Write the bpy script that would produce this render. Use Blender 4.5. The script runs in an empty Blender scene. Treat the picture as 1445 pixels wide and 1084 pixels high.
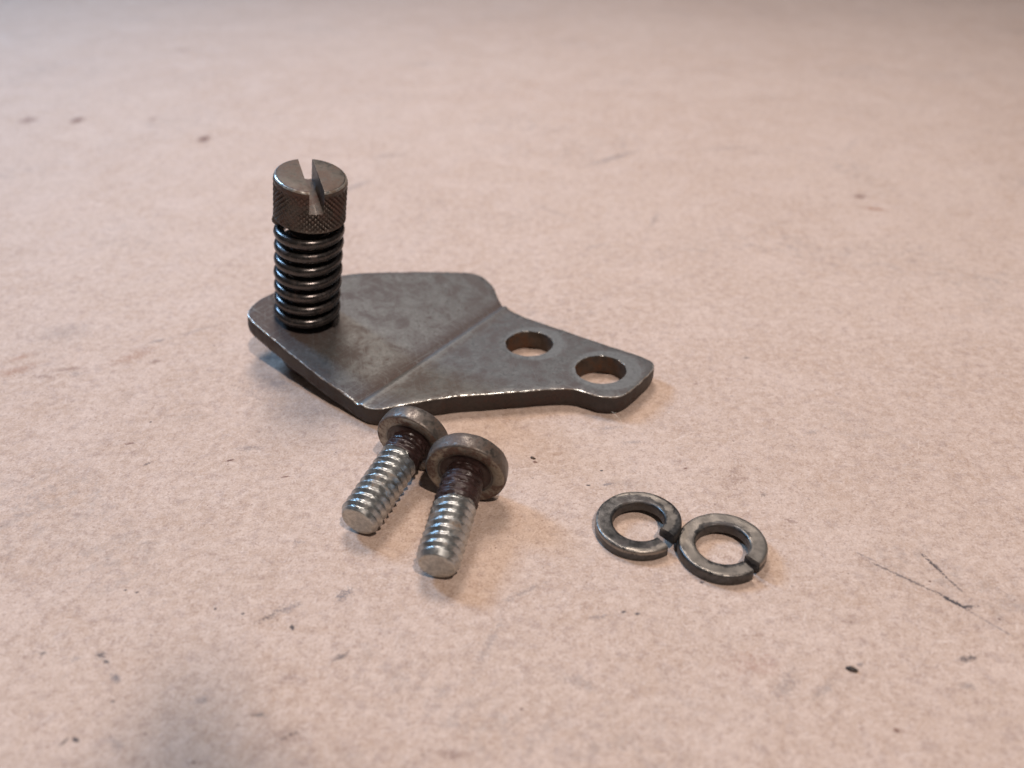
import bpy, bmesh, math, random
from mathutils import Vector, Matrix, noise, geometry
S = 0.001                      # everything below is written in millimetres
R = math.radians
sc = bpy.context.scene
col = sc.collection

# ---------------------------------------------------------------- camera
cd = bpy.data.cameras.new('camera'); cam = bpy.data.objects.new('camera', cd); col.objects.link(cam)
cam.location = Vector((0, 0, 64.5)) * S
cam.rotation_euler = (R(90 - 33.5), 0, 0)
cd.sensor_width = 36.0; cd.lens = 1250 / 1445 * 36
cd.clip_start = 0.002; cd.clip_end = 20
cd.dof.use_dof = True; cd.dof.focus_distance = 0.099; cd.dof.aperture_fstop = 23; cd.dof.aperture_blades = 0
sc.camera = cam

# ---------------------------------------------------------------- room light
w = bpy.data.worlds.new('World'); sc.world = w; w.use_nodes = True
wn = w.node_tree; wn.nodes.clear()
wo = wn.nodes.new('ShaderNodeOutputWorld'); wb = wn.nodes.new('ShaderNodeBackground')
tc = wn.nodes.new('ShaderNodeTexCoord'); sx = wn.nodes.new('ShaderNodeSeparateXYZ')
rp = wn.nodes.new('ShaderNodeValToRGB')           # dim room: brownish low down, paler towards the ceiling
rp.color_ramp.elements[0].position = 0.0; rp.color_ramp.elements[0].color = (0.10, 0.075, 0.065, 1)
rp.color_ramp.elements[1].position = 1.0; rp.color_ramp.elements[1].color = (0.56, 0.54, 0.55, 1)
wn.links.new(tc.outputs['Generated'], sx.inputs[0]); wn.links.new(sx.outputs['Z'], rp.inputs[0])
wn.links.new(rp.outputs[0], wb.inputs[0]); wn.links.new(wb.outputs[0], wo.inputs[0])
wb.inputs['Strength'].default_value = 0.24

def lamp(name, loc, target, sx_, sy_, power, colr):
    l = bpy.data.lights.new(name, 'AREA'); l.shape = 'RECTANGLE'; l.size = sx_ * S; l.size_y = sy_ * S
    l.energy = power; l.color = colr
    o = bpy.data.objects.new(name, l); col.objects.link(o); o.location = Vector(loc) * S
    o.rotation_euler = (Vector(target) - Vector(loc)).to_track_quat('-Z', 'Y').to_euler()
    return o
lamp('desk_lamp', (-20, 245, 335), (10, 140, 0), 110, 110, 0.91, (1.0, 0.87, 0.785))
lamp('ceiling_lamp', (120, -200, 520), (0, 90, 0), 18, 18, 2.5, (1.0, 0.85, 0.755))
lamp('window_light', (-310, 300, 320), (-10, 100, 0), 70, 120, 1.65, (0.34, 0.62, 1.0))

sc.render.engine = 'CYCLES'
sc.cycles.use_denoising = True
try: sc.cycles.denoiser = 'OPENIMAGEDENOISE'
except Exception: pass
sc.cycles.max_bounces = 6
sc.view_settings.view_transform = 'Standard'; sc.view_settings.look = 'None'
sc.view_settings.exposure = -0.03; sc.view_settings.gamma = 1.0

# ---------------------------------------------------------------- node helpers
class NT:
    def __init__(s, tree): s.t = tree
    def n(s, typ, **kw):
        nd = s.t.nodes.new(typ)
        for k, v in kw.items(): setattr(nd, k, v)
        return nd
    def l(s, a, b): s.t.links.new(a, b)
    def put(s, inp, v):
        if hasattr(v, 'is_linked') or hasattr(v, 'links'): s.l(v, inp)
        else: inp.default_value = v
    def math(s, op, a, b=None, c=None, clamp=False):
        nd = s.n('ShaderNodeMath', operation=op); nd.use_clamp = clamp
        s.put(nd.inputs[0], a)
        if b is not None: s.put(nd.inputs[1], b)
        if c is not None: s.put(nd.inputs[2], c)
        return nd.outputs[0]
    def ramp(s, fac, lo, hi, a=0.0, b=1.0):
        nd = s.n('ShaderNodeMapRange', interpolation_type='SMOOTHSTEP')
        s.put(nd.inputs[0], fac); nd.inputs[1].default_value = lo; nd.inputs[2].default_value = hi
        nd.inputs[3].default_value = a; nd.inputs[4].default_value = b
        return nd.outputs[0]
    def mix(s, fac, a, b, mode='MIX'):
        nd = s.n('ShaderNodeMix', data_type='RGBA', blend_type=mode)
        s.put(nd.inputs[0], fac); s.put(nd.inputs[6], a); s.put(nd.inputs[7], b)
        return nd.outputs[2]
    def noise(s, vec, scale, detail=4, rough=0.55, dist=0.0):
        nd = s.n('ShaderNodeTexNoise'); s.l(vec, nd.inputs['Vector'])
        nd.inputs['Scale'].default_value = scale; nd.inputs['Detail'].default_value = detail
        nd.inputs['Roughness'].default_value = rough; nd.inputs['Distortion'].default_value = dist
        return nd.outputs['Fac']
    def mapping(s, vec, loc=(0, 0, 0), rot=(0, 0, 0), scale=(1, 1, 1)):
        nd = s.n('ShaderNodeMapping'); s.l(vec, nd.inputs[0])
        nd.inputs[1].default_value = loc; nd.inputs[2].default_value = rot; nd.inputs[3].default_value = scale
        return nd.outputs[0]
def c4(r, g, b): return (r, g, b, 1)
def new_mat(name):
    m = bpy.data.materials.new(name); m.use_nodes = True; m.node_tree.nodes.clear()
    t = NT(m.node_tree)
    out = t.n('ShaderNodeOutputMaterial'); bs = t.n('ShaderNodeBsdfPrincipled'); t.l(bs.outputs[0], out.inputs[0])
    co = t.n('ShaderNodeTexCoord')
    mm = t.mapping(co.outputs['Object'], scale=(1 / S,) * 3)       # object space, in mm
    return m, t, bs, mm, co
def bump(t, bs, height, strength, dist_mm, prev=None):
    b = t.n('ShaderNodeBump'); b.inputs['Strength'].default_value = strength
    b.inputs['Distance'].default_value = dist_mm * S
    t.l(height, b.inputs['Height'])
    if prev is not None: t.l(prev, b.inputs['Normal'])
    t.l(b.outputs[0], bs.inputs['Normal'])
    return b.outputs[0]

# ---------------------------------------------------------------- materials
def mat_paper():
    m, t, bs, mm, co = new_mat('kraft_paper')
    big = t.noise(mm, 0.018, 3, 0.5)
    mid = t.noise(mm, 0.11, 5, 0.6, 0.6)
    fine = t.noise(mm, 0.9, 5, 0.65)
    grain = t.noise(mm, 4.2, 3, 0.7)
    c = t.mix(t.ramp(big, .3, .7), c4(.455, .335, .265), c4(.49, .375, .305))
    c = t.mix(t.ramp(mid, .42, .68, 0, .48), c, c4(.57, .45, .385))
    c = t.mix(t.ramp(t.noise(t.mapping(mm, loc=(31, 7, 3)), .16, 5, .65, .8), .46, .72, 0, .48), c, c4(.395, .27, .195))
    c = t.mix(t.ramp(fine, .38, .68, 0, .60), c, c4(.62, .495, .42))
    c = t.mix(t.ramp(t.noise(t.mapping(mm, loc=(5, 77, 3)), .75, 6, .75), .50, .66, 0, .46), c, c4(.31, .23, .205))
    c = t.mix(t.ramp(grain, .50, .70, 0, .50), c, c4(.30, .20, .15))
    c = t.mix(t.ramp(grain, .47, .28, 0, .55), c, c4(.70, .60, .54))
    c = t.mix(t.ramp(t.noise(t.mapping(mm, loc=(15, 7, 3)), 2.2, 5, .75), .52, .64, 0, .50), c, c4(.28, .185, .145))
    # pressed fibres lying in several directions
    fib = None
    for i, (ang, sc_) in enumerate(((24, 1.0), (68, 1.2), (-38, .9), (112, 1.1), (-8, .85))):
        v = t.mapping(t.mapping(mm, loc=(i * 13.7, i * 5.1, 0), rot=(0, 0, R(ang))), scale=(.55 * sc_, 3.4 * sc_, 1))
        n = t.noise(v, 1.0, 2, .5, .7)
        dark = t.ramp(n, .67, .75, 0, .26); lite = t.ramp(n, .325, .255, 0, .26)
        c = t.mix(dark, c, c4(.27, .18, .135)); c = t.mix(lite, c, c4(.74, .63, .56))
        fib = n if fib is None else t.math('ADD', fib, n)
    # broad grey handling dirt, broken up by the finer tooth of the paper
    d1 = t.ramp(t.noise(t.mapping(mm, loc=(90, 20, 0)), .035, 4, .6, .5), .52, .70)
    d2 = t.ramp(t.noise(t.mapping(mm, loc=(9, 2, 0)), .55, 5, .7), .45, .66)
    c = t.mix(t.math('MULTIPLY', t.math('MULTIPLY', d1, d2), .42), c, c4(.235, .20, .19))
    # dust specks: three sizes
    for i, (vs, rad, keep, k, colr) in enumerate(((.16, .045, .36, .80, c4(.06, .04, .04)), (.42, .085, .40, .75, c4(.10, .05, .04)),
                                               (1.15, .17, .40, .45, c4(.12, .08, .07)), (.12, .04, .25, .8, c4(.85, .82, .80)))):
        vn = t.n('ShaderNodeTexVoronoi'); vn.inputs['Scale'].default_value = vs; vn.inputs['Randomness'].default_value = 1
        wv = t.n('ShaderNodeVectorMath', operation='ADD')
        nz = t.n('ShaderNodeTexNoise'); t.l(mm, nz.inputs['Vector']); nz.inputs['Scale'].default_value = 3.0
        ns = t.n('ShaderNodeVectorMath', operation='SCALE'); t.l(nz.outputs['Color'], ns.inputs[0]); ns.inputs['Scale'].default_value = .35
        t.l(t.mapping(mm, loc=(i * 37, i * 91, .0), scale=(1, 1, .0)), wv.inputs[0]); t.l(ns.outputs[0], wv.inputs[1]); t.l(wv.outputs[0], vn.inputs['Vector'])
        sp = t.n('ShaderNodeSeparateColor'); t.l(vn.outputs['Color'], sp.inputs[0])
        r_ = t.math('MULTIPLY', t.math('POWER', sp.outputs[0], 2.0), rad)
        near = t.math('SUBTRACT', r_, vn.outputs['Distance'])
        msk = t.math('MULTIPLY', t.ramp(near, 0.0, .018), t.math('LESS_THAN', sp.outputs[1], keep))
        c = t.mix(t.math('MULTIPLY', msk, k), c, colr)
    # marks with a place of their own
    grp = bpy.data.node_groups.new('paper_mark', 'ShaderNodeTree')
    for nm, ty in (('Vector', 'NodeSocketVector'), ('Rot', 'NodeSocketFloat'), ('Soft', 'NodeSocketFloat'), ('Center', 'NodeSocketVector'), ('InvSize', 'NodeSocketVector'), ('Break', 'NodeSocketFloat'), ('Tooth', 'NodeSocketFloat')):
        grp.interface.new_socket(nm, in_out='INPUT', socket_type=ty)
    grp.interface.new_socket('Mask', in_out='OUTPUT', socket_type='NodeSocketFloat')
    g = NT(grp); gi = g.n('NodeGroupInput'); go = g.n('NodeGroupOutput')
    sub = g.n('ShaderNodeVectorMath', operation='SUBTRACT'); g.l(gi.outputs['Vector'], sub.inputs[0]); g.l(gi.outputs['Center'], sub.inputs[1])
    vr = g.n('ShaderNodeVectorRotate', rotation_type='Z_AXIS'); g.l(sub.outputs[0], vr.inputs['Vector'])
    g.l(g.math('MULTIPLY', gi.outputs['Rot'], -1.0), vr.inputs['Angle'])
    ml = g.n('ShaderNodeVectorMath', operation='MULTIPLY'); g.l(vr.outputs[0], ml.inputs[0]); g.l(gi.outputs['InvSize'], ml.inputs[1])
    ln = g.n('ShaderNodeVectorMath', operation='LENGTH'); g.l(ml.outputs[0], ln.inputs[0])
    dd = g.math('ADD', ln.outputs['Value'], g.math('MULTIPLY', gi.outputs['Tooth'], gi.outputs['Break']))
    o_ = g.math('DIVIDE', g.math('SUBTRACT', 1.0, dd), gi.outputs['Soft'], clamp=True)
    g.l(o_, go.inputs[0])
    tooth = t.math('ADD', t.math('MULTIPLY', t.math('SUBTRACT', t.noise(mm, 1.1, 6, .72), .5), 1.5), t.math('MULTIPLY', t.math('SUBTRACT', t.noise(t.mapping(mm, loc=(9, 4, 0)), 4.0, 3, .7), .5), 2.2))
    DK = c4(.05, .045, .05); GR = c4(.20, .17, .165); BR = c4(.27, .125, .07); RD = c4(.30, .14, .10); RB = c4(.12, .05, .035)
    for (x, y, a, lx, ly, colr, k, soft, brk) in MARKS(DK, GR, BR, RD, RB):
        nd = t.n('ShaderNodeGroup'); nd.node_tree = grp
        t.l(mm, nd.inputs['Vector']); nd.inputs['Rot'].default_value = R(a); nd.inputs['Center'].default_value = (x, y, 0)
        nd.inputs['InvSize'].default_value = (1 / lx, 1 / ly, 0); nd.inputs['Soft'].default_value = soft; nd.inputs['Break'].default_value = brk; t.l(tooth, nd.inputs['Tooth'])
        c = t.mix(t.math('MULTIPLY', nd.outputs[0], k), c, colr)
    t.l(c, bs.inputs['Base Color'])
    bs.inputs['Roughness'].default_value = .82; bs.inputs['Specular IOR Level'].default_value = .28
    bs.inputs['Sheen Weight'].default_value = .04
    b = bump(t, bs, t.noise(mm, .05, 3, .5), .55, 1.3)
    b = bump(t, bs, t.noise(mm, 1.6, 6, .7), .55, .20, b)
    b = bump(t, bs, fib, .35, .07, b)
    b = bump(t, bs, t.noise(mm, 6.5, 2, .6), .30, .05, b)
    return m

def MARKS(DK, GR, BR, RD, RB):
    return [
        (39.2, 62.4, -39, 4.6, .20, DK, .62, .5, 1.9), (42.4, 59.5, -44, 1.7, .26, DK, .95, .5, 1.3), (43.7, 58.9, 5, 1.0, .20, DK, .75, .5, 1.5), (45.0, 56.6, -48, 2.4, .12, GR, .7, .6, 1.8), (42.5, 64.4, -71, 1.8, .24, DK, .85, .5, 1.7), (43.5, 61.7, -66, 1.5, .17, DK, .65, .5, 1.8), (41.1, 52.8, 15, 1.1, .36, DK, .75, .6, 1.9), (36.2, 65.4, -40, 1.6, .12, GR, .6, .5, 2.0), (-37.1, 53.1, -42, .62, .42, DK, .75, .7, 1.4), (-36.3, 52.4, -32, .42, .30, DK, .85, .6, 1.0), (-34.8, 50.6, -42, .75, .38, GR, .95, .7, 1.6), (-36.7, 44.3, 57, .50, .2, DK, .8, .6, 1.2), (-35.8, 44.5, -25, .42, .2, DK, .95, .5, .8), (-22.9, 57.7, 36, 1.3, .36, DK, .62, .8, 2.2), (-21.4, 58.7, 30, 1.4, .5, GR, .6, .9, 2.4), (-16.3, 60.4, 44, 1.0, .6, GR, .95, .8, 1.9), (-15.5, 52.9, 34, .9, .34, DK, .65, .8, 1.9), (-18.4, 44.9, 32, 1.0, .25, DK, .6, .8, 2.0), (-115.9, 212, 0, 2.6, 3.2, RB, .62, .8, .9), (-104.2, 212, 0, 1.9, 3.2, RB, .85, .8, .7), (-86.6, 213, 0, 1.4, 2.6, RB, .38, 1.0, .9), (-69.8, 198, 0, 1.9, 3.0, RB, .9, .8, .7), (21.8, 185.5, 39, 7.5, 1.1, GR, .65, .8, 2.2), (46.9, 191.6, 11, 8.0, .9, GR, .40, .9, 2.2), (67.5, 163.3, 10, 1.5, 1.3, RB, .85, .8, .8), (68.3, 157.1, -16, 2.2, .9, BR, .8, .8, 1.6), (-31.3, 168.6, 52, 5.5, 1.0, GR, .55, .9, 2.0), (-52.3, 104.6, 42, 3.4, 1.5, BR, .48, 1.0, 1.9), (-67.1, 100.6, 35, 3.2, 1.3, BR, .55, 1.0, 1.9), (-62.5, 99.3, 0, 2.0, .65, RB, .50, .9, 1.8), (-60.0, 101.1, 10, 2.4, .6, RB, .50, .9, 1.8), (-67.8, 104.2, 40, 1.8, .9, BR, .55, .9, 1.7), (-58.6, 99.8, -30, 1.2, .8, GR, .5, .9, 1.7),
        (39.6, 49.8, 0, .7, .45, GR, .6, .6, 1.6), (21.6, 52.0, 0, 2.8, 1.5, RD, .36, 1.2, 2.4), (23.9, 49.9, 60, 2.4, .8, GR, .48, 1.1, 2.4),
        (27.0, 49.4, 35, 1.5, .55, GR, .5, .9, 2.0), (-39.1, 52.7, 15, .55, .40, GR, .5, .9, 1.8), (-42.4, 53.3, 10, .4, .25, DK, .6, .7, 1.4),
        (-34.2, 48.2, 0, .3, .2, DK, .7, .6, 1.0), (-32.4, 44.3, -40, 1.1, .5, GR, .5, 1.0, 2.0), (-19.7, 50.8, 10, 1.0, .5, RB, .4, .9, 2.2),
        (-20.5, 56.3, -60, .38, .24, DK, .9, .4, .7), (-28.3, 58.6, 20, .20, .16, DK, .9, .4, .6), (-25.5, 58.0, 20, .20, .16, DK, .85, .4, .6),
        (-37.7, 61.0, 10, .20, .14, DK, .85, .4, .6), (-36.5, 60.7, 10, .25, .14, DK, .85, .4, .6), (-26.5, 48.3, 0, .8, .5, GR, .6, .9, 2.0),
        (-21.2, 46.9, 0, .7, .25, DK, .6, .8, 2.0), (-18.8, 44.6, 10, 2.2, 1.2, RB, .33, 1.2, 2.4), (-100.8, 282, 0, 4.5, 3.6, RB, .28, 1.1, 1.2),
        (-27.0, 187, 20, 5, 2.2, GR, .32, 1.2, 1.6), (-38.3, 170, 0, 2.0, 2.2, GR, .35, 1.1, 1.4), (10.8, 205, 40, 6, 1.0, GR, .22, 1.0, 2.4),
        (52.6, 189, 0, 3.5, 1.1, RB, .30, 1.1, 1.8), (101.7, 262, 0, 4, 3, GR, .25, 1.2, 1.6), (-25.2, 266, 0, 6, 4, GR, .24, 1.2, 1.6),
        (45.0, 258, 20, 9, 1.2, GR, .25, 1.2, 2.0), (75.6, 194, 60, 8, 1.0, GR, .22, 1.2, 2.2), (26.1, 152, 70, 4.5, .5, GR, .5, .9, 2.0),
        (8.1, 155.5, -45, 5.5, .6, GR, .35, 1, 2.2), (14.4, 140.4, 30, 2.5, .5, GR, .5, 1, 2.2), (-49.0, 103.0, 10, 1.2, .6, RB, .5, .8, 1.5),
        (-50.4, 108.5, 30, 1.6, .5, GR, .6, .8, 1.6), (-45.5, 111.7, 32, 4.2, .5, GR, .38, 1.0, 2.0), (-64.8, 111.0, 10, 4.5, 3.5, GR, .42, 1.2, 1.6),
        (-32.2, 97.0, 18, 4.2, 3.2, GR, .58, 1.2, 2.2), (-33.5, 104.0, 10, 2.2, .8, GR, .62, .9, 1.8), (-27.9, 91.0, -20, 4.5, 2.6, GR, .30, 1.3, 2.4),
        (-45.8, 84.5, 12, .8, .30, RB, .75, .7, 1.0), (-42.3, 80.7, 45, .7, .25, DK, .6, .7, 1.2), (-32.9, 81.3, 18, .62, .22, RB, .90, .6, .9),
        (-31.3, 83.6, 5, 1.6, .7, GR, .5, .9, 2.2), (-40.5, 89.9, 5, 3.2, 1.1, GR, .25, 1.2, 2.2), (-25.8, 78.3, 15, .7, .16, RB, .8, .6, 1.0),
        (-37.8, 67.5, 0, 1.6, .4, GR, .35, 1.1, 2.0), (-22.1, 67.7, 0, .8, .3, GR, .5, 1.0, 2.0), (25.2, 78.0, 60, 2.9, 1.3, RB, .34, 1.2, 2.3),
        (27.9, 75.2, 70, .5, .35, DK, .5, .8, 1.4), (20.0, 79.8, 20, .40, .18, RB, .7, .6, .9), (10.8, 77.0, 15, .9, .25, GR, .8, .7, 1.6),
        (8.6, 76.8, 10, .24, .16, DK, .9, .4, .6), (10.3, 79.4, 0, .22, .18, DK, .9, .4, .6), (2.7, 81.0, -20, .45, .22, RB, .8, .5, .8),
        (11.7, 87.6, 10, 1.3, .5, GR, .5, .9, 1.8), (14.4, 84.8, 5, 1.7, .40, GR, .50, .9, 2.0), (11.9, 58.0, 10, .35, .22, DK, .8, .6, .9),
        (10.6, 58.2, 10, .3, .22, DK, .8, .6, .9), (8.1, 57.6, 10, 1.2, .35, GR, .55, .9, 1.8), (-2.0, 54.6, 70, 3.8, .5, GR, .45, 1.0, 2.2),
        (0.9, 60.6, 30, 2.4, .45, GR, .45, 1.0, 2.2), (-5.0, 43.3, -10, 1.8, .5, RB, .4, 1.0, 2.0), (5.9, 50.2, -20, 2.0, .7, GR, .4, 1.1, 2.2),
        (18.7, 62.0, 20, .35, .2, DK, .8, .6, .9), (29.7, 71.0, -25, 1.0, .3, RB, .5, .9, 1.6), (36.5, 86.8, 20, 1.2, .4, GR, .5, 1, 1.9),
        (36.0, 113.0, 10, 2.5, .8, RB, .28, 1.1, 1.8), (32.4, 104.0, 0, .5, .4, DK, .55, .8, .8), (24.3, 97.5, 0, .5, .3, RB, .6, .8, .9),
        (31.1, 52.1, 10, .4, .25, GR, .7, .8, .9), (31.9, 45.4, 0, .35, .3, RB, .8, .6, .9),
    ]

def mat_steel(name, base=(.30, .30, .285), rust=(.060, .034, .026), amount=.5, rough=.42, metallic=.85, bmp=1.0, soft=0.0, scale=1.0, extra=None, wear=None):
    m, t, bs, mm, co = new_mat(name)
    a = t.noise(mm, .22 * scale, 6, .65, .4); b = t.noise(mm, 1.1 * scale, 6, .7); f = t.noise(mm, 5.0 * scale, 3, .6)
    mix1 = t.math('ADD', t.math('MULTIPLY', a, .6), t.math('MULTIPLY', b, .4))
    rm = t.ramp(mix1, .62 - amount * .24 - soft, .72 - amount * .20 + soft)
    if extra: rm = extra(t, mm, co, rm, b)
    base_c = t.mix(t.ramp(b, .3, .7), c4(*[x * .68 for x in base]), c4(*[x * 1.28 for x in base]))
    if wear:                                          # rubbed areas stored on the mesh, frayed by the noise
        at = t.n('ShaderNodeAttribute'); at.attribute_name = 'wear'
        wm = t.ramp(t.math('ADD', at.outputs['Fac'], t.math('ADD', t.math('MULTIPLY', t.math('SUBTRACT', b, .5), 1.1), t.math('MULTIPLY', t.math('SUBTRACT', f, .5), .7))), .38, .62)
        base_c = t.mix(wm, base_c, t.mix(t.ramp(f, .3, .7), c4(*[x * .8 for x in wear]), c4(*[x * 1.15 for x in wear])))
        rm = t.math('MULTIPLY', rm, t.math('SUBTRACT', 1.0, t.math('MULTIPLY', wm, .75)))
    base_c = t.mix(t.ramp(f, .35, .70, 0, .35), base_c, c4(*[x * .55 for x in base]))
    if getattr(t, 'rings', None) is not None:  # bare rings at the holes, and the painted highlight along the bend
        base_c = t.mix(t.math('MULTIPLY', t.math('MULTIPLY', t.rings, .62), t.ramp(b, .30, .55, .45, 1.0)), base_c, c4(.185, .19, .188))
    rust_c = t.mix(t.ramp(f, .3, .7), c4(*rust), c4(rust[0] * 2.0, rust[1] * 1.7, rust[2] * 1.5))
    c = t.mix(rm, base_c, rust_c)
    t.l(c, bs.inputs['Base Color'])
    t.l(t.math('MULTIPLY', t.math('SUBTRACT', 1.0, t.math('MULTIPLY', rm, .75)), metallic), bs.inputs['Metallic'])
    t.l(t.math('ADD', t.math('ADD', rough, t.math('MULTIPLY', rm, .25)), t.math('MULTIPLY', t.math('SUBTRACT', b, .5), .30)), bs.inputs['Roughness'])
    p = bump(t, bs, b, .25, .10 * bmp)
    bump(t, bs, f, .25, .035 * bmp, p)
    return m, t, bs

def plate_extra(t, mm, co, rm, b):
    # uv = unfolded plate, mm: u along the bend, v across it (negative = the drilled leg)
    uv = co.outputs['UV']; sp = t.n('ShaderNodeSeparateXYZ'); t.l(uv, sp.inputs[0])
    u, v = sp.outputs[0], sp.outputs[1]
    wob = t.math('MULTIPLY', t.math('SUBTRACT', b, .5), 2.2)
    # brown corner round the spring
    def dist(cx, cy, ax=1.0, ay=1.0):
        dx = t.math('MULTIPLY', t.math('SUBTRACT', u, cx), ax); dy = t.math('MULTIPLY', t.math('SUBTRACT', v, cy), ay)
        return t.math('SQRT', t.math('ADD', t.math('MULTIPLY', dx, dx), t.math('MULTIPLY', dy, dy)))
    ds = t.math('ADD', dist(6.0, 19.0, 1.0, .8), t.math('MULTIPLY', wob, 2.4))
    m1 = t.ramp(ds, 10.0, 3.8, 0, .95)
    # rust lying in the bend, plus a dark band painted in to deepen the groove
    up_ = t.ramp(v, -.12, .10)                         # brown on the raised leg, ending crisply at the bend
    dv = t.math('ADD', v, t.math('MULTIPLY', wob, 1.6))
    m2 = t.math('MULTIPLY', t.ramp(dv, 3.4, .4, 0, .85), up_)
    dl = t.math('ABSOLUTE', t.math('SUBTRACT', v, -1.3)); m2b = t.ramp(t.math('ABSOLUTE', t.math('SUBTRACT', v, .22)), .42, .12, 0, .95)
    r0 = t.math('MULTIPLY', rm, .72)
    pit = t.ramp(t.noise(mm, 1.7, 6, .75, .3), .55, .63, 0, .85)          # small dark pits gathered in patches
    r0 = t.math('MAXIMUM', r0, t.math('MULTIPLY', pit, t.ramp(t.noise(t.mapping(mm, loc=(40, 3, 0)), .16, 3, .6), .36, .54)))
    allm = t.math('MAXIMUM', t.math('MAXIMUM', r0, m1), t.math('MAXIMUM', m2, m2b))
    # bare rings rubbed round the two holes
    for (cx, cy, ro) in ((24.25, -9.5, 4.45), (24.1, -21.0, 4.75)):
        d = t.math('ADD', dist(cx, cy), t.math('MULTIPLY', wob, .22))
        allm = t.math('MULTIPLY', allm, t.ramp(d, ro - .25, ro + .15, 0.06, 1.0))
    rings = None
    for (cx, cy, ri_, ro) in ((24.6, -9.9, 3.3, 4.35), (24.4, -21.3, 3.4, 4.7)):
        d = t.math('ADD', dist(cx, cy), t.math('MULTIPLY', wob, .25))
        k = t.ramp(d, ro + .12, ro - .18, 0, 1)
        rings = k if rings is None else t.math('MAXIMUM', rings, k)
    # light bare-metal band paints in the highlight of the ridge, weaker at the far half
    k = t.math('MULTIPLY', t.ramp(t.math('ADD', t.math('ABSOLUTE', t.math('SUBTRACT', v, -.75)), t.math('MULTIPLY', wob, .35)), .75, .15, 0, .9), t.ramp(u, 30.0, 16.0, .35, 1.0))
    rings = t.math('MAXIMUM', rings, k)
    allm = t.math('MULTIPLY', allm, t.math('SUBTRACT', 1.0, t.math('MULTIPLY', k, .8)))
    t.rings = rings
    # fine handling scratches, both ways
    for ang, o_ in ((33, 1), (-52, 5), (78, 9)):
        q = t.noise(t.mapping(t.mapping(mm, loc=(o_, o_ * 3, 0), rot=(0, 0, R(ang))), scale=(.10, 6.5, 1)), 1.0, 2, .5)
        allm = t.math('MULTIPLY', allm, t.ramp(q, .61, .68, 1.0, .30))
    return allm

def mat_plate():
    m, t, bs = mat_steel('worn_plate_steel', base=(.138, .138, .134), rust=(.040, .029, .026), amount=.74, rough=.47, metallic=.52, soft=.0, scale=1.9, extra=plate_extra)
    return m

M = {}
M['paper'] = mat_paper()
M['plate'] = mat_plate()
M['edge'] = mat_steel('sheared_edge', base=(.055, .045, .040), rust=(.028, .018, .015), amount=.7, rough=.5, metallic=.5)[0]
M['bright'] = mat_steel('rubbed_bright_edge', base=(.62, .61, .57), rust=(.10, .085, .07), amount=.74, rough=.30, metallic=.9, scale=2.4)[0]
M['bore'] = mat_steel('rusty_bore', base=(.09, .066, .05), rust=(.062, .030, .014), amount=.75, rough=.5, metallic=.5)[0]
M['screw'] = mat_steel('brown_oxide_steel', base=(.095, .078, .066), rust=(.045, .026, .020), amount=.70, rough=.42, metallic=.6, scale=1.3)[0]
M['screwtop'] = mat_steel('screw_face_steel', base=(.105, .092, .077), rust=(.062, .043, .030), amount=.80, rough=.45, metallic=.6, scale=1.5)[0]
M['spring'] = mat_steel('spring_wire', base=(.085, .076, .072), rust=(.035, .023, .019), amount=.35, rough=.25, metallic=.8, scale=1.2, bmp=.4)[0]
M['zinc'] = mat_steel('zinc_thread', base=(.46, .47, .46), rust=(.15, .13, .11), amount=.40, rough=.33, metallic=.92, scale=1.4, bmp=.22)[0]
M['tip'] = mat_steel('zinc_tip', base=(.50, .485, .44), rust=(.24, .20, .15), amount=.3, rough=.45, metallic=.75, scale=2.2)[0]
M['headm'] = mat_steel('bolt_head_steel', base=(.175, .155, .138), rust=(.060, .046, .038), amount=.66, rough=.36, metallic=.75, scale=1.8)[0]
M['under'] = mat_steel('bolt_bearing_ring', base=(.33, .30, .25), rust=(.07, .045, .035), amount=.75, rough=.40, metallic=.7, scale=2.0)[0]
M['paste'] = mat_steel('dried_brown_paste', base=(.030, .016, .014), rust=(.022, .010, .009), amount=.7, rough=.32, metallic=.1, scale=2.5)[0]
M['washer'] = mat_steel('washer_steel', base=(.088, .086, .084), rust=(.034, .030, .028), amount=.5, rough=.34, metallic=.8, scale=1.5, bmp=.6, wear=(.31, .28, .245))[0]
M['worn'] = mat_steel('washer_rubbed_face', base=(.32, .29, .24), rust=(.11, .10, .08), amount=.40, rough=.42, metallic=.7, scale=2.0)[0]

# ---------------------------------------------------------------- mesh helpers
def mesh_obj(name, verts, faces, mats, parent=None, midx=None, uvs=None, smooth=True, origin=None):
    """verts in mm (relative to the parent's origin); one mesh object."""
    me = bpy.data.meshes.new(name)
    me.from_pydata([Vector(v) * S for v in verts], [], faces)
    for m in mats: me.materials.append(m)
    if midx: me.polygons.foreach_set('material_index', midx)
    if smooth: me.polygons.foreach_set('use_smooth', [True] * len(me.polygons))
    if uvs:
        ul = me.uv_layers.new(name='unfolded')
        for lp in me.loops: ul.data[lp.index].uv = uvs[lp.vertex_index]
    me.update()
    o = bpy.data.objects.new(name, me); col.objects.link(o)
    if parent: o.parent = parent
    return o
def empty(name, loc, label, cat, group=None):
    o = bpy.data.objects.new(name, None); col.objects.link(o); o.location = Vector(loc) * S
    o.empty_display_size = .002
    o['label'] = label; o['category'] = cat
    if group: o['group'] = group
    return o
def autosmooth(o, ang=40):
    me = o.data; me.update()
    try: me.set_sharp_from_angle(angle=R(ang))
    except Exception: pass

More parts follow.
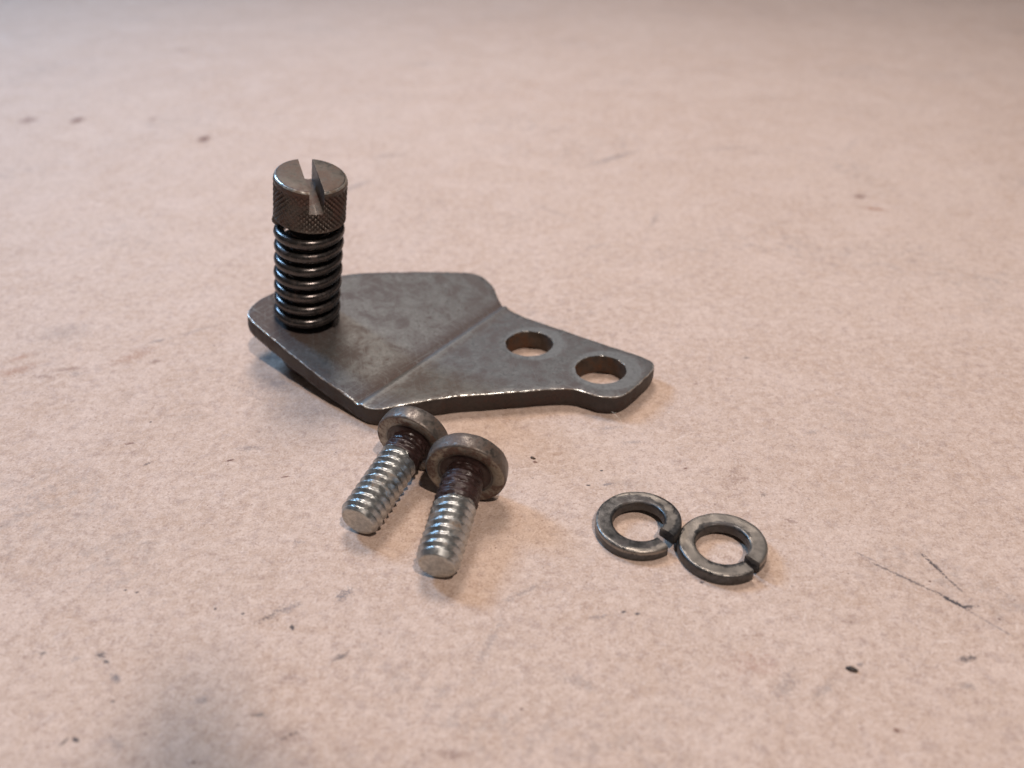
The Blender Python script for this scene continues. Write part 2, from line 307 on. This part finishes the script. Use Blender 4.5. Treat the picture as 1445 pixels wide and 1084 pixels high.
def catmull(pts, step, closed=True):
    out = []; n = len(pts)
    for i in range(n if closed else n - 1):
        p0, p1, p2, p3 = (Vector(pts[(i + k) % n]) if closed else Vector(pts[max(0, min(n - 1, i + k))]) for k in (-1, 0, 1, 2))
        m = max(1, int(round((p2 - p1).length / step)))
        # centripetal-ish damping: limit tangents by the segment length
        L = (p2 - p1).length
        def tan(a, b_, c_):
            d = (c_ - a); return d.normalized() * L if d.length > 1e-6 else Vector((0, 0))
        t1 = tan(p0, p1, p2); t2 = tan(p1, p2, p3)
        for k in range(m):
            t = k / m; h00 = 2 * t**3 - 3 * t**2 + 1; h10 = t**3 - 2 * t**2 + t; h01 = -2 * t**3 + 3 * t**2; h11 = t**3 - t**2
            out.append(p1 * h00 + t1 * h10 + p2 * h01 + t2 * h11)
    return out

# ---------------------------------------------------------------- the paper they lie on
def build_paper():
    nx = 2
    v = [(-900, -400, 0), (900, -400, 0), (900, 1300, 0), (-900, 1300, 0)]
    o = mesh_obj('ground', v, [(0, 1, 2, 3)], [M['paper']], smooth=False)
    o['kind'] = 'structure'
    return o
build_paper()

# ---------------------------------------------------------------- bent bracket
TH = 2.8
A0 = Vector((-19.013, 88.83, TH)); KD = Vector((.5736, .8191, 0)); WD = Vector((-.8191, .5736, 0)); UP = Vector((0, 0, 1))
THETA = R(12); RB_ = 2.0
OUT = [(0.15, 0.0), (0.12, -1.39), (0.57, -2.65), (1.83, -3.93), (4.4, -5.75), (6.7, -7.6), (8.6, -9.33), (10.11, -11.04), (11.82, -12.84), (13.48, -14.66), (15.61, -16.88), (17.3, -18.9), (18.0, -20.29), (18.21, -21.81), (18.39, -23.29), (18.91, -24.54), (19.69, -25.44), (20.8, -25.93), (22.87, -26.13), (24.89, -26.18), (27.1, -26.14), (28.53, -25.81), (29.25, -25.33), (29.6, -24.4), (29.8, -22.82), (29.75, -20.06), (29.68, -17.07), (29.66, -13.97), (29.7, -8.7), (29.75, -5.7), (29.85, -3.88), (30.15, -2.08), (30.85, 0.0), (32.01, 1.8), (33.43, 3.65), (34.27, 5.67), (34.33, 7.15), (33.63, 8.45), (31.92, 10.12), (30.29, 11.55), (27.43, 14.01), (24.61, 16.21), (21.54, 18.49), (18.62, 20.23), (15.22, 21.47), (11.51, 22.57), (8.4, 23.23), (6.05, 23.3), (3.94, 22.78), (2.73, 22.06), (2.04, 21.0), (1.75, 19.6), (1.47, 17.18), (1.12, 14.15), (0.85, 11.88), (0.62, 9.44), (0.44, 7.2), (0.3, 5.02), (0.25, 2.41)]
HOLES = [(24.02, -9.26, 3.22), (23.94, -20.5, 3.3)]
SCREW_ST = (7.78, 16.29)
def fold(s, t, d):
    half = RB_ * THETA / 2
    q = t + half
    if q <= 0: y, z, ph = t, 0.0, 0.0
    else:
        ph = min(q / RB_, THETA)
        y = -half + RB_ * math.sin(ph); z = RB_ * (1 - math.cos(ph))
        if q > RB_ * THETA:
            y += (q - RB_ * THETA) * math.cos(THETA); z += (q - RB_ * THETA) * math.sin(THETA)
    # slight dishing so that the sheet is not dead flat
    z += .05 * noise.noise(Vector((s * .09, t * .09, 3.1))) if t > -3 else 0.0
    if d < .5 and -2.2 < t < 2.2:                     # the press leaves a small ridge and groove along the bend
        z += .24 * math.exp(-((t + .85) / .42) ** 2) - .20 * math.exp(-((t - .15) / .36) ** 2)
    y += d * math.sin(ph); z -= d * math.cos(ph)
    return A0 + KD * s + WD * y + UP * z
def inset(loop, dist):
    n = len(loop); out = []
    for i in range(n):
        a, b, c = loop[i - 2], loop[i], loop[(i + 2) % n]
        tg = (c - a).normalized(); nr = Vector((-tg.y, tg.x))
        dd = dist(i) if callable(dist) else dist
        out.append(b + nr * dd)
    return out
def area(lp): return sum(lp[i].x * lp[(i + 1) % len(lp)].y - lp[(i + 1) % len(lp)].x * lp[i].y for i in range(len(lp))) / 2
def build_plate(root, org):
    outer = catmull(OUT, .32)
    if area(outer) < 0: outer.reverse()
    # sheared edge is never quite straight
    outer = [p + Vector((noise.noise(Vector((p.x * .5, p.y * .5, 0))), noise.noise(Vector((p.x * .5, p.y * .5, 9))))) * .07 for p in outer]
    loops = [(outer, None)]
    for (cx, cy, r) in HOLES:
        n = 72
        loops.append(([Vector((cx + (r + .03 * math.sin(3 * a)) * math.cos(a), cy + (r + .03 * math.cos(2 * a)) * math.sin(a))) for a in [2 * math.pi * -k / n for k in range(n)]], r))
    verts, uvs, faces, midx = [], [], [], []
    def add(p, d):
        verts.append(fold(p.x, p.y, d) - org); uvs.append((p.x, p.y)); return len(verts) - 1
    ring_top, ring_bot = [], []
    for li, (lp, r) in enumerate(loops):
        n = len(lp)
        def wear(i, lp=lp):
            p = lp[i]; return .13 + .12 * max(-.6, noise.noise(Vector((p.x * 1.3, p.y * 1.3, 5.0)))) + .05 * noise.noise(Vector((p.x * 5, p.y * 5, 1)))
        sgn = 1; kb = 1.0 if li == 0 else .25
        w_ = [max(.04, wear(i)) * (1.0 if li == 0 else 1.25) for i in range(n)]
        r0 = inset(lp, lambda i: w_[i] * sgn); r1 = inset(lp, lambda i: w_[i] * .35 * sgn)
        rows = [(r0, [0.0] * n), (r1, [x * .30 for x in w_]), (lp, [x * 1.0 for x in w_]),
                ([p + Vector((noise.noise(Vector((p.x * .8, p.y * .8, 4))), noise.noise(Vector((p.x * .8, p.y * .8, 6))))) * .05 for p in lp], [TH * .35] * n),
                (lp, [TH * .62] * n), (inset(lp, .10 * kb), [TH * .80] * n), (inset(lp, .28 * kb), [TH * .92] * n), (inset(lp, .62 * kb), [TH] * n)]
        ids = [[add(p, d) for p, d in zip(a, b)] for a, b in rows]
        ring_top.append(([a.copy() for a in r0], ids[0])); ring_bot.append(([a.copy() for a in rows[-1][0]], ids[-1]))
        for k in range(len(ids) - 1):
            for i in range(n):
                j = (i + 1) % n
                faces.append((ids[k][j], ids[k][i], ids[k + 1][i], ids[k + 1][j]))
                if li == 0: midx.append(2 if k < 2 else 1)
                else: midx.append(2 if k < 1 else 3)
    def cap(rings, d, flip):
        pts, gid, edges = [], [], []
        for (lp, ids) in rings:
            b0 = len(pts)
            for k, (p, g) in enumerate(zip(lp, ids)):
                pts.append(Vector((p.x, p.y))); gid.append(g); edges.append((b0 + k, b0 + (k + 1) % len(lp)))
        lp0 = rings[0][0]
        def inside(p):
            c = False; n = len(lp0)
            for i in range(n):
                a, b = lp0[i], lp0[i - 1]
                if (a.y > p.y) != (b.y > p.y) and p.x < (b.x - a.x) * (p.y - a.y) / (b.y - a.y) + a.x: c = not c
            return c
        y = -26.0; row = 0
        while y < 24:
            step = .2 if -2.2 < y < 1.6 else .9
            x = .4
            while x < 35:
                p = Vector((x + (row % 2) * .4, y))
                if inside(p) and min((p - q).length for q in lp0) > .35 and all((p - Vector((h[0], h[1]))).length > h[2] + .55 for h in HOLES):
                    pts.append(p); gid.append(-1)
                x += .9
            y += step; row += 1
        vo, eo, fo, ov, oe, of = geometry.delaunay_2d_cdt(pts, edges, [], 0, 1e-5)
        m = {}
        for i, p in enumerate(vo):
            src = [q for q in ov[i] if q < len(gid) and gid[q] >= 0]
            m[i] = gid[src[0]] if src else add(Vector((p.x, p.y)), d)
        for fc in fo:
            cx = sum(vo[i].x for i in fc) / len(fc); cy = sum(vo[i].y for i in fc) / len(fc)
            pc = Vector((cx, cy))
            if not inside(pc): continue
            if any((pc - Vector((h[0], h[1]))).length < h[2] for h in HOLES): continue
            f_ = [m[i] for i in fc]
            ar = sum(vo[fc[i]].x * vo[fc[(i + 1) % len(fc)]].y - vo[fc[(i + 1) % len(fc)]].x * vo[fc[i]].y for i in range(len(fc)))
            if (ar > 0) == flip: f_.reverse()
            faces.append(tuple(f_)); midx.append(0)
    cap(ring_top, 0.0, True); cap(ring_bot, TH, False)
    # orientation is fixed afterwards
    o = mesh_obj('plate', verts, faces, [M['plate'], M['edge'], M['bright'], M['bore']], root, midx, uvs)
    bm = bmesh.new(); bm.from_mesh(o.data); bmesh.ops.recalc_face_normals(bm, faces=bm.faces[:]); bm.to_mesh(o.data); bm.free()
    autosmooth(o, 32)
    return o

ORG = Vector((-8, 98, 0))
bracket = empty('bracket', ORG, 'bent worn grey steel bracket with two holes, carrying a spring-loaded knurled screw', 'bracket')
build_plate(bracket, ORG)

# screw frame
BASE = fold(SCREW_ST[0], SCREW_ST[1], 0)
NRM = (UP * math.cos(THETA) - WD * math.sin(THETA)).normalized()
SX = (KD - NRM * KD.dot(NRM)).normalized(); SY = NRM.cross(SX)
def fr(x, y, z): return BASE + SX * x + SY * y + NRM * z - ORG     # screw frame -> bracket local, mm

def lathe_frame(name, prof, n, frame, mats, midx_of, parent, rfun=None, close=True):
    verts, faces, midx = [], [], []
    for k, (r, z) in enumerate(prof):
        for i in range(n):
            a = 2 * math.pi * i / n
            rr, zz = (r, z) if rfun is None else rfun(r, z, a, k)
            verts.append(frame(rr * math.cos(a), rr * math.sin(a), zz))
    for k in range(len(prof) - 1):
        for i in range(n):
            j = (i + 1) % n
            faces.append((k * n + i, k * n + j, (k + 1) * n + j, (k + 1) * n + i)); midx.append(midx_of(k))
    if close:
        faces.append(tuple(reversed(range(n)))); midx.append(midx_of(0))
        b = (len(prof) - 1) * n
        faces.append(tuple(range(b, b + n))); midx.append(midx_of(len(prof) - 2))
    o = mesh_obj(name, verts, faces, mats, parent, midx)
    bm = bmesh.new(); bm.from_mesh(o.data); bmesh.ops.recalc_face_normals(bm, faces=bm.faces[:]); bm.to_mesh(o.data); bm.free()
    return o

HT = 21.3; HH = 5.95; HR = 4.40; SLOT_A = R(55.0); SLOT_W = 1.75; SLOT_D = 2.9
def build_screw(root):
    # shank with its thread
    P = .9; n = 40; zs = []; z = -3.4
    while z < HT - HH + .2: zs.append(z); z += .1
    prof = [(2.35, z) for z in zs]
    def thr(r, z, a, k):
        ph = ((z - P * a / (2 * math.pi)) / P) % 1.0
        return r + .28 * (abs(ph - .5) * 2 - .5), z
    shank = lathe_frame('shank', prof, n, fr, [M['edge']], lambda k: 0, root, thr)
    # knurled head
    prof = [(2.4, HT - HH - .02), (3.45, HT - HH), (3.9, HT - HH + .25)]
    zz = HT - HH + .5
    while zz < HT - .62: prof.append((HR, zz)); zz += .085
    prof += [(HR - .03, HT - .50), (HR - .09, HT - .30), (HR - .20, HT - .14), (HR - .32, HT - .05), (HR - .46, HT), (2.5, HT), (1.0, HT)]
    n = 336; NK = 40; z0 = HT - HH + .5
    def kn(r, z, a, k):
        if r < HR - .001: return r, z
        lead = (z - z0) / HR
        h = math.sin(NK * (a + lead) / 2 * 1.0) ; g_ = math.sin(NK * (a - lead) / 2)
        h = abs(h) ** .7; g_ = abs(g_) ** .7
        fade = min(1, (z - z0) / .25, (HT - .62 - z) / .45); fade = max(0, fade)
        fl = .6 + .4 * noise.noise(Vector((math.cos(a) * 2, math.sin(a) * 2, z * .5)))
        return r - .34 * fade * (1 - h * g_) * fl * 1.1, z
    nt = len(prof)
    head = lathe_frame('knurled_head', prof, n, fr, [M['screw'], M['screwtop'], M['bright']], lambda k: 1 if k >= nt - 3 else (2 if nt - 6 <= k <= nt - 5 else 0), root, kn)
    # cut the slot with a boolean
    ca, sa = math.cos(SLOT_A), math.sin(SLOT_A)
    def box(x0, x1, y0, y1, z0_, z1_):
        vs = [fr(x * ca - y * sa, x * sa + y * ca, z) for x in (x0, x1) for y in (y0, y1) for z in (z0_, z1_)]
        return vs, [(0, 1, 3, 2), (4, 6, 7, 5), (0, 4, 5, 1), (2, 3, 7, 6), (0, 2, 6, 4), (1, 5, 7, 3)]
    v_, f_ = box(-7, 7, -SLOT_W / 2, SLOT_W / 2, HT - SLOT_D, HT + 3)
    cut = mesh_obj('cutter', v_, f_, [M['screw']], root, smooth=False)
    bm = bmesh.new(); bm.from_mesh(cut.data); bmesh.ops.recalc_face_normals(bm, faces=bm.faces[:]); bm.to_mesh(cut.data); bm.free()
    md = head.modifiers.new('slot', 'BOOLEAN'); md.operation = 'DIFFERENCE'; md.solver = 'EXACT'; md.object = cut
    bpy.context.view_layer.update()
    me = bpy.data.meshes.new_from_object(head.evaluated_get(bpy.context.evaluated_depsgraph_get()))
    head.modifiers.clear(); head.data = me; me.name = 'knurled_head'
    bpy.data.objects.remove(cut, do_unlink=True)
    autosmooth(head, 35)
    # boss under the plate that the screw threads into
    sh = Vector((1.9, -2.0, 0)); kx, ky = sh.dot(SX), sh.dot(SY)
    prof = [(2.4, -TH - 2.75), (4.0, -TH - 2.75), (4.4, -TH - 2.45), (4.8, -TH - 1.6), (4.8, -TH + .1)]
    lathe_frame('threaded_boss', prof, 48, lambda x, y, z: fr(x + kx, y + ky, z), [M['edge']], lambda k: 0, root)
    return head
build_screw(bracket)

def build_spring(root):
    RW = .70; RC = 3.64; L0 = RW; L1 = HT - HH - RW + .25
    turns = 7.6; seg = 44; m = 14
    pts = []; N_ = int(turns * seg); a0 = R(284)
    for i in range(N_ + 1):
        u = i / seg
        # closed end coils, open in between
        def zf(u):
            e = .75
            if u < e: return L0 + u * 2 * RW * .9
            if u > turns - e: return L1 - (turns - u) * 2 * RW * .95
            za = L0 + e * 2 * RW * .9; zb = L1 - e * 2 * RW * .95
            return za + (zb - za) * (u - e) / (turns - 2 * e)
        a = a0 + 2 * math.pi * u
        z = zf(u); q = z / L1
        fl = max(0, (u - (turns - .45)) / .45); rc = RC + .03 * math.sin(u * 2.1) + .22 * fl * fl
        pts.append(Vector((rc * math.cos(a) - .0 * q, rc * math.sin(a), z)))
    verts, faces = [], []
    for i, p in enumerate(pts):
        tg = (pts[min(i + 1, N_)] - pts[max(i - 1, 0)]).normalized()
        rad = Vector((p.x, p.y, 0)).normalized(); b = tg.cross(rad).normalized(); rad = b.cross(tg)
        for k in range(m):
            a = 2 * math.pi * k / m
            q = p + (rad * math.cos(a) + b * math.sin(a)) * RW
            verts.append(fr(*q))
    for i in range(N_):
        for k in range(m):
            j = (k + 1) % m
            faces.append((i * m + k, i * m + j, (i + 1) * m + j, (i + 1) * m + k))
    faces.append(tuple(range(m))); faces.append(tuple(reversed(range(N_ * m, N_ * m + m))))
    o = mesh_obj('coil_spring', verts, faces, [M['spring']], root)
    bm = bmesh.new(); bm.from_mesh(o.data); bmesh.ops.recalc_face_normals(bm, faces=bm.faces[:]); bm.to_mesh(o.data); bm.free()
    autosmooth(o, 60)
build_spring(bracket)

# ---------------------------------------------------------------- bolts
def build_bolt(name, tip, head, label, paste_len, seed, spin, L=11.9, r=2.27, hr=4.4):
    rnd = random.Random(seed)
    tip = Vector(tip); hd = Vector(head)
    az = (hd - tip); az.z = 0; az.normalize()
    tilt = math.asin((hr - r) / L)
    ax = az * math.cos(tilt) + UP * math.sin(tilt)
    org = Vector((tip.x, tip.y, 0))
    root = empty(name, org, label, 'bolt', 'short pan head bolts lying in front of the bracket')
    X_ = az.cross(UP).normalized(); Y_ = ax.cross(X_).normalized()
    o0 = UP * (r * math.cos(tilt))
    def bf(x, y, z):
        c, s = math.cos(spin), math.sin(spin)
        return o0 + X_ * (x * c - y * s) + Y_ * (x * s + y * c) + ax * z
    P = .93; n = 168; prof = [(0.25, .10), (1.2, .03), (r - .62, 0), (r - .52, .02), (r - .42, .08)]
    z = .14
    while z < L - .02: prof.append((r, z)); z += .035
    prof.append((r, L + .05)); ntip = 4
    zp = L - paste_len
    def thr(rr, z, a, k):
        if k < 5: return rr, z + .04 * noise.noise(Vector((rr * math.cos(a) * 1.2, rr * math.sin(a) * 1.2, seed)))
        ph = ((z - P * a / (2 * math.pi)) / P) % 1.0
        tri = abs(ph - .5) * 2                       # 1 at the crest
        h = min(1.0, max(0.0, (tri - .08) / .84))
        if z > L - 1.3: h *= max(0.0, (L - .45 - z) / .85)
        wob = noise.noise(Vector((math.cos(a) * 1.3, math.sin(a) * 1.3, z * 1.5 + seed)))
        fill = 0
        edge = zp + .35 * math.sin(a * 1.0 + seed) + .25 * wob
        if z > edge:                                  # dried paste fills the roots
            fill = .10 + .14 * noise.noise(Vector((math.cos(a) * 3, math.sin(a) * 3, z * 2.7 + seed)))
        rad = rr - .32 * (1 - h) * (1.0) + fill * (1 - h)
        if z > edge: rad += .03 * noise.noise(Vector((math.cos(a) * 6, math.sin(a) * 6, z * 5)))
        if z < .8: rad = min(rad, r - .45 + (z) * .62)
        return rad, z
    sh = lathe_frame('threaded_shank', prof, n, bf, [M['zinc'], M['tip'], M['paste']], lambda k: 1 if k < ntip else 0, root, thr)
    me = sh.data
    for p in me.polygons:
        k = min(len(prof) - 2, p.vertices[0] // n)
        a = 2 * math.pi * (p.vertices[0] % n) / n
        zc = prof[k][1]
        wob = noise.noise(Vector((math.cos(a) * 1.3, math.sin(a) * 1.3, zc * 1.5 + seed)))
        if k >= ntip and zc > zp + .35 * math.sin(a + seed) + .25 * wob: p.material_index = 2
    autosmooth(sh, 24)
    # head
    hp = [(1.9, L - .05), (2.2, L + .12), (2.65, L + .18), (2.9, L + .06), (3.3, L + .0), (3.75, L - .01), (4.0, L + .03), (4.12, L + .12), (4.17, L + .30), (4.18, L + .8), (4.17, L + 1.4),
          (4.12, L + 1.8), (3.98, L + 2.1), (3.7, L + 2.38), (3.2, L + 2.62), (2.4, L + 2.80), (1.6, L + 2.88), (.8, L + 2.90)]
    def hj(rr, z, a, k):
        q = Vector((math.cos(a) * rr, math.sin(a) * rr, z + seed * 7))
        return rr * hr / 4.15 + .045 * noise.noise(q * .7) + .02 * noise.noise(q * 3), z + .04 * noise.noise(q * .9 + Vector((5, 5, 5)))
    h = lathe_frame('head', hp, 96, bf, [M['headm'], M['under'], M['paste']], lambda k: 2 if k < 2 else (1 if k in (3, 4, 5) else 0), root, hj)
    autosmooth(h, 45)
    return root
build_bolt('bolt', (-7.35, 61.9, 0), (-4.85, 74.1, 0), 'steel bolt nearest the camera, brown paste over half of its thread', 4.6, 3, 1.0)
build_bolt('bolt', (-15.95, 68.25, 0), (-11.35, 79.2, 0), 'steel bolt behind the other, its head right at the bracket edge', 2.7, 8, 4.1, L=11.75, hr=4.15)

# ---------------------------------------------------------------- split washers
def build_washer(c, gap_deg, rise, label, seed, tiltdir, tiltamt, gap=5.0):
    root = empty('spring_washer', (c[0], c[1], 0), label, 'washer', 'split spring washers beside the bolts')
    ri, ro, th = 2.62, 4.50, 1.32; n = 150; g = R(gap)
    # rounded trapezoid section: (radius, height)
    sec = []
    corners = [(ri, .10, .16), (ro, 0.0, .22), (ro - .05, th, .30), (ri + .06, th - .06, .30)]
    for i in range(4):
        x, y, cr = corners[i]; px, py, _ = corners[i - 1]; nx, ny, _ = corners[(i + 1) % 4]
        v0 = Vector((px - x, py - y)).normalized() * cr; v1 = Vector((nx - x, ny - y)).normalized() * cr
        for k in range(5):
            t = k / 4; a = Vector((x, y)) + v0; b = Vector((x, y)); d = Vector((x, y)) + v1
            sec.append(a * (1 - t)**2 + b * 2 * t * (1 - t) + d * t * t)
        # mid-edge point helps the wear pattern
        e0 = Vector((x, y)) + v1; e1 = Vector((nx, ny)) - Vector((nx - x, ny - y)).normalized() * corners[(i + 1) % 4][2]
        for q in (1, 2, 3, 4, 5): sec.append(e0.lerp(e1, q / 6))
    m = len(sec); verts, faces, midx = [], [], []
    for i in range(n + 1):
        u = i / n
        for k, s_ in enumerate(sec):
            frac = (s_.x - ri) / (ro - ri)
            sk = R(-2) * (frac - .5)                       # the cut runs askew
            a = R(gap_deg) + g + sk + (2 * math.pi - 2 * g) * u
            zr = rise * ((1 - u) ** 1.6)
            jit = .030 * noise.noise(Vector((math.cos(a) * 3, math.sin(a) * 3, seed + k * .25)))
            x = (s_.x + jit) * math.cos(a); y = (s_.x + jit) * math.sin(a)
            z = s_.y + zr + jit
            z += tiltamt * (x * math.cos(R(tiltdir)) + y * math.sin(R(tiltdir)) + ro)
            verts.append(Vector((x, y, z)))
    zmin = min(v.z for v in verts)
    verts = [v - Vector((0, 0, zmin)) for v in verts]
    for i in range(n):
        a = R(gap_deg) + 2 * math.pi * (i + .5) / n
        for k in range(m):
            j = (k + 1) % m
            faces.append((i * m + k, i * m + j, (i + 1) * m + j, (i + 1) * m + k))
            midx.append(0)
    faces.append(tuple(range(m))); midx.append(0)
    faces.append(tuple(range(n * m, n * m + m))); midx.append(0)
    o = mesh_obj('split_ring', verts, faces, [M['washer']], root, midx)
    wa = o.data.attributes.new('wear', 'FLOAT', 'POINT')
    vals = []
    for i in range(n + 1):
        aa = 360 * i / n
        for k, s_ in enumerate(sec):
            f_ = (s_.x - ri) / (ro - ri)
            if s_.y < th - .45: vals.append(.02); continue
            if seed == 1:      # rubbed sickle: runs from the inner rim at the cut to the outer rim at the back, and along the front rim
                if aa < 170: cen = .28 + .62 * aa / 170; wd = .26 - .14 * aa / 170
                elif aa < 300: cen = 1.0; wd = .10
                else: cen = .85; wd = .12 + .16 * (aa - 300) / 60
            else:
                if aa < 60: cen = .5; wd = .62
                elif aa < 200: cen = .62; wd = .34
                elif aa < 285: cen = .45; wd = .36
                else: cen = .60; wd = .30
            vals.append(max(0.0, min(1.0, .5 + (wd - abs(f_ - cen)) * 2.2)))
    wa.data.foreach_set('value', vals)
    bm = bmesh.new(); bm.from_mesh(o.data); bmesh.ops.recalc_face_normals(bm, faces=bm.faces[:]); bm.to_mesh(o.data); bm.free()
    autosmooth(o, 40)
    # a thing of one piece: keep the mesh itself as the top-level object
    o.parent = None; o.location = root.location; o.name = 'spring_washer'
    for k_ in ('label', 'category', 'group'): o[k_] = root[k_]
    bpy.data.objects.remove(root, do_unlink=True); o.name = 'spring_washer'
    return o
build_washer((13.2, 69.3), -48, 1.0, 'darker split washer, left of the two, its cut end raised above the other', 1, 200, .0)
build_washer((21.35, 66.0), -52, .5, 'lighter rubbed split washer, right of the two, its cut nearly closed', 2, 30, .02)

# ---------------------------------------------------------------- crumbs and lint on the paper
def crumb(x, y, sx_, sy_, h, rot, seed, label, cat='crumb', name='grit_crumb', matn='edge'):
    bm = bmesh.new(); bmesh.ops.create_icosphere(bm, subdivisions=3, radius=1)
    for v in bm.verts:
        k = 1 + .35 * noise.noise(v.co * 1.6 + Vector((seed, 0, 0))); p = v.co * k
        v.co = Vector((p.x * sx_, p.y * sy_, max(-.55, p.z) * h + .5 * h)) * S
    me = bpy.data.meshes.new(name); bm.to_mesh(me); bm.free(); me.materials.append(M[matn])
    o = bpy.data.objects.new(name, me); col.objects.link(o); o.location = Vector((x, y, .0)) * S; o.rotation_euler = (0, 0, R(rot))
    o['label'] = label; o['category'] = cat
    return o
crumb(30.1, 51.5, .50, .24, .22, -22, 4, 'small black crumb lying alone on the paper at lower right')
crumb(2.45, 81.67, .34, .16, .14, -35, 9, 'tiny reddish brown fleck on the paper just right of the nearer bolt head', matn='bore')
def lint(pts, rad, label, mat_):
    verts, faces = [], []; m = 6
    P_ = [Vector(p) for p in catmull([Vector(p) for p in pts], .15, closed=False)] + [Vector(pts[-1])]
    for i, p in enumerate(P_):
        tg = (P_[min(i + 1, len(P_) - 1)] - P_[max(i - 1, 0)]).normalized(); a = tg.cross(UP).normalized(); b = tg.cross(a)
        for k in range(m):
            q = 2 * math.pi * k / m; verts.append(p + (a * math.cos(q) + b * math.sin(q)) * rad)
    for i in range(len(P_) - 1):
        for k in range(m):
            j = (k + 1) % m; faces.append((i * m + k, i * m + j, (i + 1) * m + j, (i + 1) * m + k))
    o = mesh_obj('lint_fibre', verts, faces, [mat_]); o['label'] = label; o['category'] = 'lint'
    return o
ml, t_, b_, _, _ = new_mat('lint'); b_.inputs['Base Color'].default_value = c4(.7, .66, .6); b_.inputs['Roughness'].default_value = .7
lint([(12.3, 89.0, 1.5), (12.9, 88.4, 1.2), (13.4, 88.0, .7), (13.5, 87.6, .05)], .022, 'pale lint fibre hanging at the rounded corner of the bracket', ml)

# ---------------------------------------------------------------- unseen stand-in for a held camera, added and shaped to cast the near left shadow
def build_shadow_blocker():
    md, t0, b0, _, _ = new_mat('black_plastic'); b0.inputs['Base Color'].default_value = c4(.02, .02, .022); b0.inputs['Roughness'].default_value = .45
    org = Vector((3.0, -52.2, 158)); F = Vector((0, math.cos(R(33.5)), -math.sin(R(33.5)))); U = Vector((0, math.sin(R(33.5)), math.cos(R(33.5)))); Xv = Vector((1, 0, 0))
    root = empty('shadow_blocker', org, 'black stand-in for a held camera, unseen, added to cast the near left shadow', 'camera')
    bm = bmesh.new(); bmesh.ops.create_cube(bm, size=1)
    for v in bm.verts: v.co = (Xv * (v.co.x * 36) + U * (v.co.y * 34 - 6) + F * (v.co.z * 28 - 16)) * S
    bmesh.ops.bevel(bm, geom=bm.edges[:], offset=13.5 * S, segments=8, affect='EDGES', profile=.5)
    me = bpy.data.meshes.new('body'); bm.to_mesh(me); bm.free(); me.materials.append(md)
    o = bpy.data.objects.new('body', me); col.objects.link(o); o.parent = root
    def fb(x, y, z): return Xv * (x * 1.45) + U * y + F * z
    lathe_frame('blocker_disc', [(22, -6), (22, -3), (21.5, -2.2), (21, -2), (21, 0), (20, 1), (13, 1), (12, 0)], 48, fb, [md], lambda k: 0, root)
build_shadow_blocker()
